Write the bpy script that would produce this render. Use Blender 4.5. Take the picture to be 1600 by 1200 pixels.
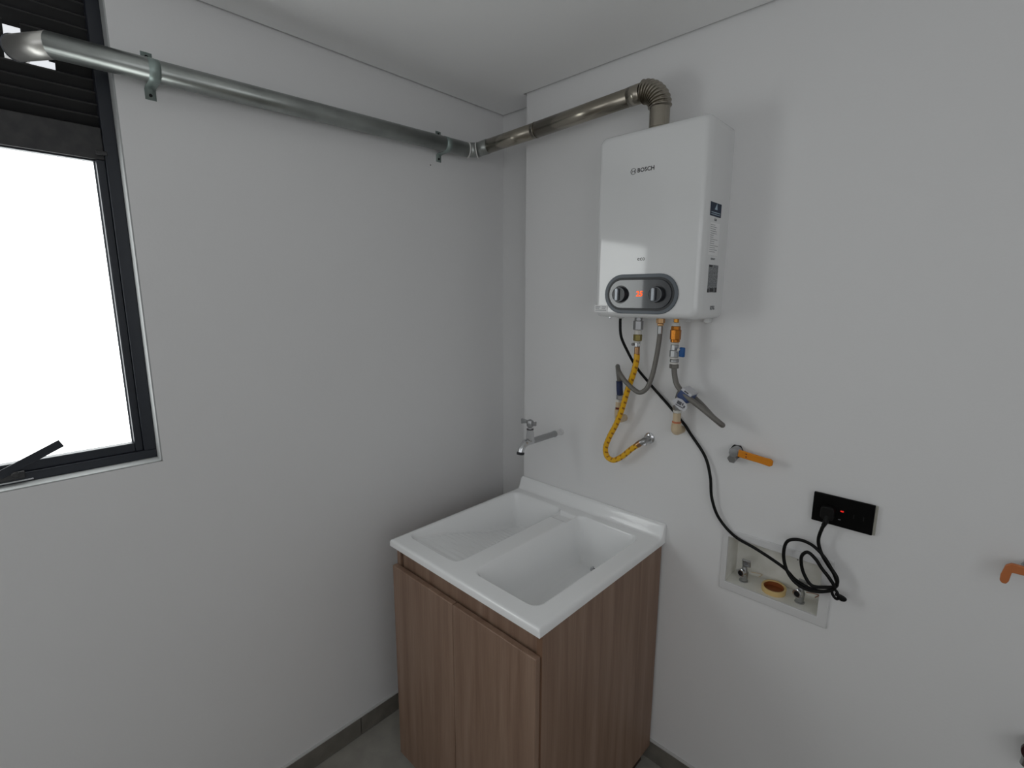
import bpy, bmesh, math, random
from mathutils import Vector, Matrix
random.seed(7)
for o in list(bpy.data.objects): bpy.data.objects.remove(o, do_unlink=True)
S = bpy.context.scene
COL = S.collection

# ------------------------------------------------------------------ camera
cam_data = bpy.data.cameras.new('camera')
cam = bpy.data.objects.new('camera', cam_data); COL.objects.link(cam)
cam_data.sensor_width = 36.0
cam_data.lens = 36.0 * 766.94 / 1600.0
cam_data.clip_start = 0.02
cam.rotation_mode = 'XYZ'
cam.location = (1.503, -1.525, 1.62)
cam.rotation_euler = (1.39417496, -0.00313977, 0.76066511)
S.camera = cam

# ------------------------------------------------------------------ colour management
S.view_settings.view_transform = 'Standard'
S.view_settings.look = 'None'
S.view_settings.gamma = 1.0
S.view_settings.use_curve_mapping = False
S.view_settings.exposure = -1.35

# ------------------------------------------------------------------ world (overcast daylight outside)
w = bpy.data.worlds.new('overcast_sky'); S.world = w; w.use_nodes = True
bg = w.node_tree.nodes['Background']
bg.inputs[0].default_value = (0.93, 0.96, 1.0, 1); bg.inputs[1].default_value = 2.2

# ------------------------------------------------------------------ added fill lamps beyond made-up openings behind and beside the photographer
def area(name, loc, rot, sx, sy, power, color):
    l = bpy.data.lights.new(name, 'AREA'); l.shape = 'RECTANGLE'; l.size = sx; l.size_y = sy
    l.energy = power; l.color = color
    o = bpy.data.objects.new(name, l); COL.objects.link(o); o.location = loc; o.rotation_euler = rot
    return o
ROOM_L, ROOM_R, ROOM_B, CEIL = 0.0, 2.75, -3.3, 2.335
area('added_rear_fill', (1.75, ROOM_B - 0.12, 1.78), (math.radians(90), 0, 0), 1.5, 0.95, 4.6, (1.0, 0.99, 0.98))  # added soft fill from the unseen rear of the room
area('added_side_fill', (ROOM_R + 0.16, -2.0, 1.80), (0, math.radians(90), 0), 0.9, 1.4, 6.4, (1.0, 0.99, 0.98))  # second added fill, brightens the left wall
PANE_STRENGTH = 8.6

# ================================================================== helpers
def lin(c):
    r = []
    for v in c:
        v = v / 255.0
        r.append(v / 12.92 if v <= 0.04045 else ((v + 0.055) / 1.055) ** 2.4)
    return (*r, 1.0)

def mat(name, rgb, rough=0.5, metal=0.0, coat=0.0, spec=0.5, emit=None, strength=0.0, noise=None, bump=None, aniso=0.0):
    """noise=(scale, rgb2, amount)  bump=(scale, strength)"""
    m = bpy.data.materials.new(name); m.use_nodes = True
    nt = m.node_tree; b = nt.nodes['Principled BSDF']
    b.inputs['Base Color'].default_value = lin(rgb)
    b.inputs['Roughness'].default_value = rough
    b.inputs['Metallic'].default_value = metal
    b.inputs['Specular IOR Level'].default_value = spec
    b.inputs['Coat Weight'].default_value = coat
    b.inputs['Coat Roughness'].default_value = 0.04
    if emit:
        b.inputs['Emission Color'].default_value = lin(emit); b.inputs['Emission Strength'].default_value = strength
    tc = nt.nodes.new('ShaderNodeTexCoord')
    if noise:
        n = nt.nodes.new('ShaderNodeTexNoise'); n.inputs['Scale'].default_value = noise[0]; n.inputs['Detail'].default_value = 4
        nt.links.new(tc.outputs['Object'], n.inputs['Vector'])
        mx = nt.nodes.new('ShaderNodeMix'); mx.data_type = 'RGBA'
        mx.inputs[6].default_value = lin(rgb); mx.inputs[7].default_value = lin(noise[1])
        mr = nt.nodes.new('ShaderNodeMapRange'); mr.inputs[1].default_value = 0.35; mr.inputs[2].default_value = 0.65
        mr.inputs[4].default_value = noise[2]
        nt.links.new(n.outputs['Fac'], mr.inputs[0]); nt.links.new(mr.outputs[0], mx.inputs[0])
        nt.links.new(mx.outputs[2], b.inputs['Base Color'])
    if bump:
        n2 = nt.nodes.new('ShaderNodeTexNoise'); n2.inputs['Scale'].default_value = bump[0]; n2.inputs['Detail'].default_value = 3
        nt.links.new(tc.outputs['Object'], n2.inputs['Vector'])
        bp = nt.nodes.new('ShaderNodeBump'); bp.inputs['Strength'].default_value = bump[1]; bp.inputs['Distance'].default_value = 0.002
        nt.links.new(n2.outputs['Fac'], bp.inputs['Height']); nt.links.new(bp.outputs[0], b.inputs['Normal'])
    return m

def wood(name, c1, c2, c3):
    m = bpy.data.materials.new(name); m.use_nodes = True
    nt = m.node_tree; b = nt.nodes['Principled BSDF']; b.inputs['Roughness'].default_value = 0.5
    tc = nt.nodes.new('ShaderNodeTexCoord')
    mp = nt.nodes.new('ShaderNodeMapping'); mp.inputs['Scale'].default_value = (30, 30, 1.6)
    nt.links.new(tc.outputs['Object'], mp.inputs['Vector'])
    n = nt.nodes.new('ShaderNodeTexNoise'); n.inputs['Scale'].default_value = 1.0; n.inputs['Detail'].default_value = 6
    n.inputs['Roughness'].default_value = 0.55; n.inputs['Distortion'].default_value = 0.35
    nt.links.new(mp.outputs[0], n.inputs['Vector'])
    cr = nt.nodes.new('ShaderNodeValToRGB'); e = cr.color_ramp.elements
    e[0].position = 0.3; e[0].color = lin(c1); e[1].position = 0.72; e[1].color = lin(c3)
    k = e.new(0.5); k.color = lin(c2)
    nt.links.new(n.outputs['Fac'], cr.inputs[0])
    mp2 = nt.nodes.new('ShaderNodeMapping'); mp2.inputs['Scale'].default_value = (300, 300, 9)
    nt.links.new(tc.outputs['Object'], mp2.inputs['Vector'])
    n2 = nt.nodes.new('ShaderNodeTexNoise'); n2.inputs['Scale'].default_value = 1.0; n2.inputs['Detail'].default_value = 3
    nt.links.new(mp2.outputs[0], n2.inputs['Vector'])
    mr = nt.nodes.new('ShaderNodeMapRange'); mr.inputs[1].default_value = 0.3; mr.inputs[2].default_value = 0.7
    mr.inputs[3].default_value = 0.93; mr.inputs[4].default_value = 1.05
    nt.links.new(n2.outputs['Fac'], mr.inputs[0])
    vm = nt.nodes.new('ShaderNodeVectorMath'); vm.operation = 'SCALE'
    nt.links.new(cr.outputs[0], vm.inputs[0]); nt.links.new(mr.outputs[0], vm.inputs['Scale'])
    nt.links.new(vm.outputs[0], b.inputs['Base Color'])
    bpn = nt.nodes.new('ShaderNodeBump'); bpn.inputs['Strength'].default_value = 0.15; bpn.inputs['Distance'].default_value = 0.0006
    nt.links.new(n2.outputs['Fac'], bpn.inputs['Height']); nt.links.new(bpn.outputs[0], b.inputs['Normal'])
    return m

M = {}
M['wall'] = mat('wall_paint', (235, 235, 235), 0.85, spec=0.25, bump=(160, 0.12))
M['ceiling'] = mat('ceiling_paint', (252, 252, 252), 0.9, spec=0.2, bump=(120, 0.1))
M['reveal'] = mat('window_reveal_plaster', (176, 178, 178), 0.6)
M['gap'] = mat('ceiling_groove_shade', (150, 150, 150), 0.9)  # darker grey puts the groove's shade into its colour
M['floor'] = mat('floor_tile', (168, 165, 156), 0.45, noise=(14, (152, 149, 141), 0.8))
M['grout'] = mat('tile_grout', (96, 94, 90), 0.9)
M['base'] = mat('baseboard_tile', (124, 120, 112), 0.5, noise=(20, (108, 104, 97), 0.8))
M['caulk'] = mat('baseboard_caulk', (205, 205, 203), 0.7)
M['frame'] = mat('black_aluminium', (36, 40, 48), 0.38, spec=0.5)
M['louver'] = mat('black_louver', (22, 22, 23), 0.45)
M['rail'] = mat('dusty_black_aluminium', (58, 57, 57), 0.55, noise=(40, (44, 44, 46), 1.0))
M['pane'] = mat('frosted_pane_daylight', (240, 245, 244), 0.3, emit=(250, 254, 253), strength=PANE_STRENGTH)
M['steel_pipe'] = mat('galvanised_steel', (176, 180, 177), 0.36, metal=1.0, noise=(9, (150, 154, 151), 0.8))
M['steel_brown'] = mat('stainless_brownish', (168, 162, 150), 0.25, metal=1.0, noise=(7, (142, 136, 125), 0.7))
M['steel_corr'] = mat('corrugated_steel', (156, 150, 139), 0.26, metal=1.0)
M['bright_steel'] = mat('bright_steel', (222, 220, 215), 0.42, metal=0.85)
M['strap'] = mat('zinc_strap', (158, 172, 168), 0.45, metal=0.7)
M['dark'] = mat('dark_hole', (12, 12, 12), 0.8)
M['sealant'] = mat('white_sealant', (225, 225, 222), 0.6)
M['chrome'] = mat('chrome', (205, 206, 208), 0.12, metal=1.0)
M['dullchrome'] = mat('dull_chrome', (170, 171, 172), 0.34, metal=1.0)
M['enamel'] = mat('white_enamel', (228, 229, 229), 0.38, coat=0.9)
M['enamel'].node_tree.nodes['Principled BSDF'].inputs['Coat Roughness'].default_value = 0.07
M['enamel'].node_tree.nodes['Principled BSDF'].inputs['Coat IOR'].default_value = 1.6
M['panel_ring'] = mat('panel_ring_grey', (88, 96, 104), 0.35)
M['panel_face'] = mat('panel_face_dark', (44, 48, 54), 0.2, coat=0.9)
M['panel_groove'] = mat('panel_groove', (34, 37, 41), 0.4)
M['knob'] = mat('knob_dark', (36, 38, 42), 0.3)
M['knob_rim'] = mat('knob_rim_grey', (96, 100, 106), 0.3)
M['knob_grip'] = mat('knob_grip_silver', (165, 170, 176), 0.3, metal=0.3)
M['digits'] = mat('lit_digits', (255, 90, 20), 0.5, emit=(255, 84, 16), strength=3.0)
M['ink'] = mat('black_print', (26, 26, 28), 0.5)
M['print_grey'] = mat('grey_print', (120, 122, 126), 0.6)
M['sticker_white'] = mat('white_sticker', (240, 240, 240), 0.5)
M['sticker_blue'] = mat('navy_sticker', (10, 32, 58), 0.5, spec=0.3)
M['sticker_lblue'] = mat('blue_white_print', (170, 190, 205), 0.5)
M['sticker_dark'] = mat('grey_sticker', (92, 96, 98), 0.5, noise=(260, (150, 152, 154), 1.0))
M['gelcoat'] = mat('white_gelcoat', (251, 252, 252), 0.22, coat=0.4)
M['wood'] = wood('brown_laminate', (128, 101, 84), (143, 116, 98), (157, 131, 113))
M['wood_edge'] = mat('laminate_edge_band', (128, 98, 78), 0.5)
M['shadow_gap'] = mat('plinth_recess_shade', (52, 34, 22), 0.8)  # dark brown carries the shade under the cabinet into the plinth colour
M['cord'] = mat('black_rubber', (8, 8, 8), 0.5, spec=0.25)
M['hose_grey'] = mat('braided_grey_hose', (122, 119, 114), 0.42, metal=0.35, bump=(900, 0.4))
M['brass'] = mat('brass', (196, 138, 62), 0.24, metal=1.0)
M['copper'] = mat('orange_brass', (184, 118, 50), 0.22, metal=1.0)
M['cream_brass'] = mat('pale_brass', (214, 172, 124), 0.35, metal=0.6)
M['olive'] = mat('olive_brass', (140, 128, 78), 0.35, metal=0.8)
M['ferrule'] = mat('copper_ferrule', (176, 138, 104), 0.28, metal=1.0)
M['tape'] = mat('white_thread_tape', (222, 220, 214), 0.8)
M['cpvc'] = mat('cream_cpvc', (212, 192, 160), 0.45)
M['glue'] = mat('orange_pipe_glue', (206, 128, 92), 0.4)
M['redmark'] = mat('dark_red_glue', (120, 50, 36), 0.4)
M['blue'] = mat('blue_plastic', (14, 84, 150), 0.35)
M['navy'] = mat('navy_sleeve', (30, 44, 84), 0.35)
M['tagblue'] = mat('blue_label', (58, 76, 120), 0.5)
M['tagwhite'] = mat('white_label', (206, 206, 210), 0.5)
M['tagprint'] = mat('label_print', (84, 84, 90), 0.6)
M['yellowlever'] = mat('orange_lever_sleeve', (222, 136, 14), 0.4)
M['copperlever'] = mat('worn_orange_lever', (196, 116, 66), 0.4)
M['maroon'] = mat('dark_maroon_knob', (48, 12, 18), 0.4)
M['outlet'] = mat('black_gloss_plastic', (4, 4, 4), 0.6, spec=0.12)
M['backplate'] = mat('beige_backplate', (186, 184, 172), 0.6)
M['led'] = mat('red_led', (255, 40, 30), 0.4, emit=(255, 40, 34), strength=1.6)
M['boxplastic'] = mat('white_box_plastic', (222, 222, 222), 0.45)
M['boxinner'] = mat('off_white_box_inside', (246, 245, 240), 0.6, noise=(16, (230, 229, 220), 0.9))
M['pvc'] = mat('yellow_pvc', (222, 192, 132), 0.45)
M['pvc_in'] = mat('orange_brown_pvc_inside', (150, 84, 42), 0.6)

def gas_hose_material():
    m = bpy.data.materials.new('yellow_marked_hose'); m.use_nodes = True
    nt = m.node_tree; b = nt.nodes['Principled BSDF']; b.inputs['Roughness'].default_value = 0.4
    uv = nt.nodes.new('ShaderNodeUVMap'); uv.uv_map = 'UVMap'
    sp = nt.nodes.new('ShaderNodeSeparateXYZ'); nt.links.new(uv.outputs[0], sp.inputs[0])
    def mth(op, a, bb):
        n = nt.nodes.new('ShaderNodeMath'); n.operation = op
        for i, v in enumerate((a, bb)):
            if isinstance(v, (int, float)): n.inputs[i].default_value = v
            else: nt.links.new(v, n.inputs[i])
        return n.outputs[0]
    along = mth('MULTIPLY', sp.outputs[1], 1 / 0.0205)
    ring = mth('FRACT', mth('ADD', along, mth('MULTIPLY', sp.outputs[0], 1.0)), 0)
    band = mth('LESS_THAN', ring, 0.30)
    seg = mth('LESS_THAN', mth('FRACT', mth('MULTIPLY', sp.outputs[0], 3.0), 0), 0.6)
    f = mth('MULTIPLY', mth('MULTIPLY', band, seg), 0.85)
    mx = nt.nodes.new('ShaderNodeMix'); mx.data_type = 'RGBA'
    mx.inputs[6].default_value = lin((236, 180, 20)); mx.inputs[7].default_value = lin((150, 84, 20))
    nt.links.new(f, mx.inputs[0]); nt.links.new(mx.outputs[2], b.inputs['Base Color'])
    return m
M['gas_hose'] = gas_hose_material()

def put(name, bm, m, parent=None, smooth=True, bevel=0.0, angle=40, seg=2):
    me = bpy.data.meshes.new(name)
    bmesh.ops.recalc_face_normals(bm, faces=bm.faces)
    bm.to_mesh(me); bm.free()
    me.materials.append(m)
    o = bpy.data.objects.new(name, me); COL.objects.link(o)
    if bevel > 0:
        md = o.modifiers.new('bevel', 'BEVEL'); md.width = bevel; md.segments = seg; md.limit_method = 'ANGLE'; md.angle_limit = math.radians(30)
        md.harden_normals = False
    if smooth:
        for p in me.polygons: p.use_smooth = True
        me.set_sharp_from_angle(angle=math.radians(angle))
    if parent is not None:
        o.parent = parent
        o.matrix_parent_inverse = Matrix.Translation(-Vector(parent.location))
    return o

def thing(name, label, cat, loc, group=None):
    o = bpy.data.objects.new(name, None); COL.objects.link(o); o.location = loc
    o.empty_display_size = 0.02
    o['label'] = label; o['category'] = cat
    if group: o['group'] = group
    return o

def struct(o): o['kind'] = 'structure'; return o

def box(x0, x1, y0, y1, z0, z1, bm=None):
    bm = bm or bmesh.new()
    v = [bm.verts.new((x, y, z)) for x in (x0, x1) for y in (y0, y1) for z in (z0, z1)]
    for f in ((0, 1, 3, 2), (4, 6, 7, 5), (0, 4, 5, 1), (2, 3, 7, 6), (0, 2, 6, 4), (1, 5, 7, 3)):
        bm.faces.new([v[i] for i in f])
    return bm

def obox(center, ax, ay, az, sx, sy, sz, bm=None):
    """oriented box"""
    bm = bm or bmesh.new(); c = Vector(center)
    ax, ay, az = Vector(ax).normalized(), Vector(ay).normalized(), Vector(az).normalized()
    v = [bm.verts.new(c + ax * sx * i / 2 + ay * sy * j / 2 + az * sz * k / 2) for i in (-1, 1) for j in (-1, 1) for k in (-1, 1)]
    for f in ((0, 1, 3, 2), (4, 6, 7, 5), (0, 4, 5, 1), (2, 3, 7, 6), (0, 2, 6, 4), (1, 5, 7, 3)):
        bm.faces.new([v[i] for i in f])
    return bm

def smooth_path(pts, n=8):
    pts = [Vector(p) for p in pts]
    P = [pts[0] * 2 - pts[1]] + pts + [pts[-1] * 2 - pts[-2]]
    out = []
    for i in range(1, len(P) - 2):
        p0, p1, p2, p3 = P[i - 1], P[i], P[i + 1], P[i + 2]
        # centripetal
        t0 = 0; t1 = t0 + max((p1 - p0).length, 1e-6) ** .5; t2 = t1 + max((p2 - p1).length, 1e-6) ** .5; t3 = t2 + max((p3 - p2).length, 1e-6) ** .5
        for k in range(n):
            t = t1 + (t2 - t1) * k / n
            A1 = p0 * ((t1 - t) / (t1 - t0)) + p1 * ((t - t0) / (t1 - t0))
            A2 = p1 * ((t2 - t) / (t2 - t1)) + p2 * ((t - t1) / (t2 - t1))
            A3 = p2 * ((t3 - t) / (t3 - t2)) + p3 * ((t - t2) / (t3 - t2))
            B1 = A1 * ((t2 - t) / (t2 - t0)) + A2 * ((t - t0) / (t2 - t0))
            B2 = A2 * ((t3 - t) / (t3 - t1)) + A3 * ((t - t1) / (t3 - t1))
            out.append(B1 * ((t2 - t) / (t2 - t1)) + B2 * ((t - t1) / (t2 - t1)))
    out.append(pts[-1])
    return out

def tube(path, r, seg=14, cap=True, bm=None, closed=False, uv=False):
    """path list of points, r float or list; parallel transported rings"""
    bm = bm or bmesh.new(); path = [Vector(p) for p in path]; n = len(path)
    rs = r if isinstance(r, (list, tuple)) else [r] * n
    T = []
    for i in range(n):
        if closed: t = path[(i + 1) % n] - path[i - 1]
        else: t = path[min(i + 1, n - 1)] - path[max(i - 1, 0)]
        T.append(t.normalized())
    a = Vector((0, 0, 1)) if abs(T[0].z) < 0.9 else Vector((1, 0, 0))
    N = (a - T[0] * a.dot(T[0])).normalized()
    rings = []; L = 0.0; lens = []
    for i in range(n):
        if i: L += (path[i] - path[i - 1]).length
        lens.append(L)
        N = (N - T[i] * N.dot(T[i])).normalized(); B = T[i].cross(N)
        rings.append([bm.verts.new(path[i] + (N * math.cos(2 * math.pi * k / seg) + B * math.sin(2 * math.pi * k / seg)) * rs[i]) for k in range(seg)])
    ul = bm.loops.layers.uv.new('UVMap') if uv else None
    m = n if closed else n - 1
    for i in range(m):
        j = (i + 1) % n
        for k in range(seg):
            f = bm.faces.new((rings[i][k], rings[i][(k + 1) % seg], rings[j][(k + 1) % seg], rings[j][k]))
            if ul:
                us = (k / seg, (k + 1) / seg, (k + 1) / seg, k / seg); vs = (lens[i], lens[i], lens[j], lens[j])
                for q, lp in enumerate(f.loops): lp[ul].uv = (us[q], vs[q])
    if cap and not closed:
        bm.faces.new(rings[0]); bm.faces.new(rings[-1][::-1])
    return bm

def lathe(origin, axis, prof, seg=24, bm=None, cap=True):
    """prof: list of (distance along axis, radius)"""
    bm = bm or bmesh.new(); o = Vector(origin); A = Vector(axis).normalized()
    a = Vector((0, 0, 1)) if abs(A.z) < 0.9 else Vector((1, 0, 0))
    N = (a - A * a.dot(A)).normalized(); B = A.cross(N); rings = []
    for d, r in prof:
        rings.append([bm.verts.new(o + A * d + (N * math.cos(2 * math.pi * (k + .5) / seg) + B * math.sin(2 * math.pi * (k + .5) / seg)) * max(r, 1e-5)) for k in range(seg)])
    for i in range(len(rings) - 1):
        for k in range(seg):
            bm.faces.new((rings[i][k], rings[i][(k + 1) % seg], rings[i + 1][(k + 1) % seg], rings[i + 1][k]))
    if cap:
        bm.faces.new(rings[0]); bm.faces.new(rings[-1][::-1])
    return bm

def prism(poly, origin, ux, uy, depth, bm=None):
    """extrude 2d polygon (in ux,uy frame) by vector depth"""
    bm = bm or bmesh.new(); o = Vector(origin); ux = Vector(ux); uy = Vector(uy); d = Vector(depth)
    a = [bm.verts.new(o + ux * p[0] + uy * p[1]) for p in poly]; b = [bm.verts.new(v.co + d) for v in a]
    n = len(a)
    bm.faces.new(a); bm.faces.new(b[::-1])
    for i in range(n): bm.faces.new((a[i], a[(i + 1) % n], b[(i + 1) % n], b[i]))
    return bm

def stadium(w, h, n=16):
    r = h / 2; c = w / 2 - r; p = []
    for k in range(n + 1):
        t = -math.pi / 2 + math.pi * k / n; p.append((c + r * math.cos(t), r * math.sin(t)))
    for k in range(n + 1):
        t = math.pi / 2 + math.pi * k / n; p.append((-c + r * math.cos(t), r * math.sin(t)))
    return p

def rrect(w, h, r, n=6):
    p = []
    for sx, sy, t0 in ((1, -1, -90), (1, 1, 0), (-1, 1, 90), (-1, -1, 180)):
        for k in range(n + 1):
            t = math.radians(t0 + 90 * k / n); p.append((sx * (w / 2 - r) + r * math.cos(t), sy * (h / 2 - r) + r * math.sin(t)))
    return p

def lettering(name, text, size, origin, ux, uy, m, parent, depth=0.0004, bold=0.0):
    cu = bpy.data.curves.new(name, 'FONT'); cu.body = text; cu.size = size; cu.align_x = 'CENTER'; cu.align_y = 'CENTER'
    cu.extrude = depth; cu.offset = bold; cu.resolution_u = 2
    t = bpy.data.objects.new(name, cu); COL.objects.link(t)
    dg = bpy.context.evaluated_depsgraph_get(); dg.update()
    me = bpy.data.meshes.new_from_object(t.evaluated_get(dg))
    bpy.data.objects.remove(t, do_unlink=True)
    ux = Vector(ux).normalized(); uy = Vector(uy).normalized(); uz = ux.cross(uy)
    mt = Matrix((ux, uy, uz)).transposed().to_4x4(); mt.translation = Vector(origin)
    me.transform(mt); me.materials.clear(); me.materials.append(m)
    o = bpy.data.objects.new(name, me); COL.objects.link(o); o.parent = parent
    o.matrix_parent_inverse = Matrix.Translation(-Vector(parent.location))
    return o

# ================================================================== the room shell
YW = -0.10           # face of the wall that carries the heater
XS = 0.2175          # where that wall steps forward of the corner
GAP = 0.010          # shadow groove between ceiling and walls
T = 0.14             # wall thickness

def slab_with_hole(axis, pos, thick, a0, a1, b0, b1, holes):
    """wall slab normal to axis ('x' or 'y'), a = the horizontal coordinate, b = z, with rectangular holes"""
    bm = bmesh.new()
    As = sorted({a0, a1, *[h[0] for h in holes], *[h[1] for h in holes]}); Bs = sorted({b0, b1, *[h[2] for h in holes], *[h[3] for h in holes]})
    def inside(a, b): return any(h[0] < a < h[1] and h[2] < b < h[3] for h in holes)
    solid = {(i, j) for i in range(len(As) - 1) for j in range(len(Bs) - 1) if not inside((As[i] + As[i + 1]) / 2, (Bs[j] + Bs[j + 1]) / 2)}
    cache = {}
    def V(i, j, s):
        if (i, j, s) not in cache:
            p = pos + (thick if s else 0)
            cache[(i, j, s)] = bm.verts.new((p, As[i], Bs[j]) if axis == 'x' else (As[i], p, Bs[j]))
        return cache[(i, j, s)]
    for (i, j) in solid:
        for s in (0, 1): bm.faces.new((V(i, j, s), V(i + 1, j, s), V(i + 1, j + 1, s), V(i, j + 1, s)))
        for di, dj, e in ((-1, 0, ((i, j), (i, j + 1))), (1, 0, ((i + 1, j), (i + 1, j + 1))), (0, -1, ((i, j), (i + 1, j))), (0, 1, ((i, j + 1), (i + 1, j + 1)))):
            if (i + di, j + dj) not in solid:
                bm.faces.new((V(*e[0], 0), V(*e[1], 0), V(*e[1], 1), V(*e[0], 1)))
    return bm

WY0, WY1, WZ0, WZ1 = -2.020, -1.2645, 1.1945, 2.318      # window opening in the left wall
TOP = CEIL + 0.05
struct(put('wall_left', slab_with_hole('x', 0.0, -T, ROOM_B, 0.0, 0, TOP, [(WY0, WY1, WZ0, WZ1)]), M['wall'], smooth=False))
struct(put('wall_back', box(-T, XS, 0.0, T, 0, TOP), M['wall'], smooth=False))
BX0, BX1, BZ0, BZ1 = 1.0335, 1.2845, 0.774, 0.930           # niche for the washing machine box
bmw = slab_with_hole('y', YW, 0.24, XS, ROOM_R, 0, TOP, [(BX0, BX1, BZ0, BZ1)])
struct(put('wall_right', bmw, M['wall'], smooth=False))
struct(put('wall_far', slab_with_hole('x', ROOM_R, T, ROOM_B, YW, 0, TOP, [(-2.75, -1.25, 1.30, 2.28)]), M['wall'], smooth=False))  # unseen wall; its opening is added to let the side fill in
struct(put('wall_rear', slab_with_hole('y', ROOM_B, -T, -T, ROOM_R + T, 0, TOP, [(0.95, 2.55, 1.25, 2.28)]), M['wall'], smooth=False))  # unseen wall; opening made up for the rear fill lamp
# ceiling panel stops short of the walls, leaving a groove
bm = bmesh.new()
poly = [(GAP, -GAP), (XS - GAP, -GAP), (XS - GAP, YW - GAP), (ROOM_R - GAP, YW - GAP), (ROOM_R - GAP, ROOM_B + GAP), (GAP, ROOM_B + GAP)]
ceiling = struct(put('ceiling', prism(poly, (0, 0, CEIL), (1, 0, 0), (0, 1, 0), (0, 0, 0.03)), M['ceiling'], smooth=False))
put('groove_lining', box(-T, ROOM_R + T, ROOM_B - T, T, CEIL + 0.03, CEIL + 0.06), M['gap'], ceiling, smooth=False)

# floor: slab with single tiles
floor = struct(put('floor', box(-T, ROOM_R + T, ROOM_B - T, T + .2, -0.06, -0.004), M['grout'], smooth=False))
ts = 0.60
for i in range(5):
    for j in range(6):
        x0 = 0.0 + i * ts; y1 = 0.0 - j * ts
        x1 = min(x0 + ts, ROOM_R); y0 = max(y1 - ts, ROOM_B)
        if x1 - x0 < .02 or y1 - y0 < .02: continue
        if x0 >= XS and y1 > YW: y1 = YW
        put('tile', box(x0 + .001, x1 - .001, y0 + .001, y1 - .001, -0.006, 0.0), M['floor'], floor, smooth=False)

# baseboards: tile strips with joints, and the caulk line above
bl = struct(put('baseboard_left', box(0.0, 0.002, ROOM_B, 0.0, 0.0, 0.074), M['grout'], smooth=False))
edges = [0.0, -0.62 - 0.145, -1.37, -1.97, -2.57, -3.17, ROOM_B]
for a, b in zip(edges[:-1], edges[1:]):
    put('skirting_tile', box(0.002, 0.010, b + .001, a - .001, 0.001, 0.0745), M['base'], bl, smooth=False, bevel=0.001)
put('caulk_line', box(0.0, 0.0095, ROOM_B, 0, 0.0745, 0.0785), M['caulk'], bl, smooth=False)
br = struct(put('baseboard_right', box(XS, ROOM_R, YW - 0.002, YW, 0.0, 0.074), M['grout'], smooth=False))
edges = [XS, 0.72, 1.32, 1.92, 2.52, ROOM_R]
for a, b in zip(edges[:-1], edges[1:]):
    put('skirting_tile', box(a + .001, b - .001, YW - 0.010, YW - 0.002, 0.001, 0.0745), M['base'], br, smooth=False, bevel=0.001)
put('caulk_line', box(XS, ROOM_R, YW - .0095, YW, 0.0745, 0.0785), M['caulk'], br, smooth=False)
struct(put('baseboard_back', box(0, XS, -0.010, 0.0, 0.0, 0.0785), M['base'], smooth=False))

# ================================================================== the window
FX0, FX1 = -0.085, -0.043        # frame depth range (x)
win = bpy.data.objects.new('window_1', None); COL.objects.link(win); win.location = (-0.06, (WY0 + WY1) / 2, WZ0); win['kind'] = 'structure'
# plaster reveal lining (slightly brighter paint)
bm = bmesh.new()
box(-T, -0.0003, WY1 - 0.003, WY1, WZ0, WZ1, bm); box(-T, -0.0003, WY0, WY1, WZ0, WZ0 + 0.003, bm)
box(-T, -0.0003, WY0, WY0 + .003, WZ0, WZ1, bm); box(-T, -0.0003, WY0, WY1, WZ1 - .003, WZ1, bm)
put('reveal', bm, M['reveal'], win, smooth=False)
fy1 = WY1 - 0.003; fy0 = WY0 + 0.003; fz0 = WZ0 + 0.003; fz1 = WZ1 - 0.003; fw = 0.026
for nm, b in (('jamb', (fy1 - fw, fy1, fz0 + 0.022, fz1 - 0.02)), ('jamb', (fy0, fy0 + fw, fz0 + 0.022, fz1 - 0.02)), ('frame_head', (fy0, fy1, fz1 - 0.02, fz1)), ('frame_sill', (fy0, fy1, fz0, fz0 + 0.022))):
    put(nm, box(FX0, FX1, *b), M['frame'], win, bevel=0.0015)
put('transom', box(FX0, FX1 - 0.006, fy0 + fw, fy1 - fw, 1.934, 2.006), M['rail'], win, bevel=0.002)
# sash around the frosted pane
gy1, gy0, gz0, gz1 = -1.3105, -1.965, 1.2425, 1.934
sash = put('sash', box(-0.078, -0.050, gy1, fy1 - fw, fz0 + 0.022, 1.934), M['frame'], win, bevel=0.002)
put('sash_stile', box(-0.078, -0.050, fy0 + fw, gy0, fz0 + 0.022, 1.934), M['frame'], sash, bevel=0.002)
put('sash_rail', box(-0.078, -0.050, gy0, gy1, fz0 + 0.022, gz0), M['frame'], sash, bevel=0.002)
put('sash_rail', box(-0.078, -0.056, gy0, gy1, gz1 - 0.004, gz1), M['frame'], sash, bevel=0.001)
put('pane', box(-0.077, -0.073, gy0, gy1, gz0, gz1), M['pane'], win, smooth=False)
put('gasket', box(-0.073, -0.070, gy1 - 0.003, gy1, gz0, gz1), M['knob_rim'], win, smooth=False)
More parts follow.
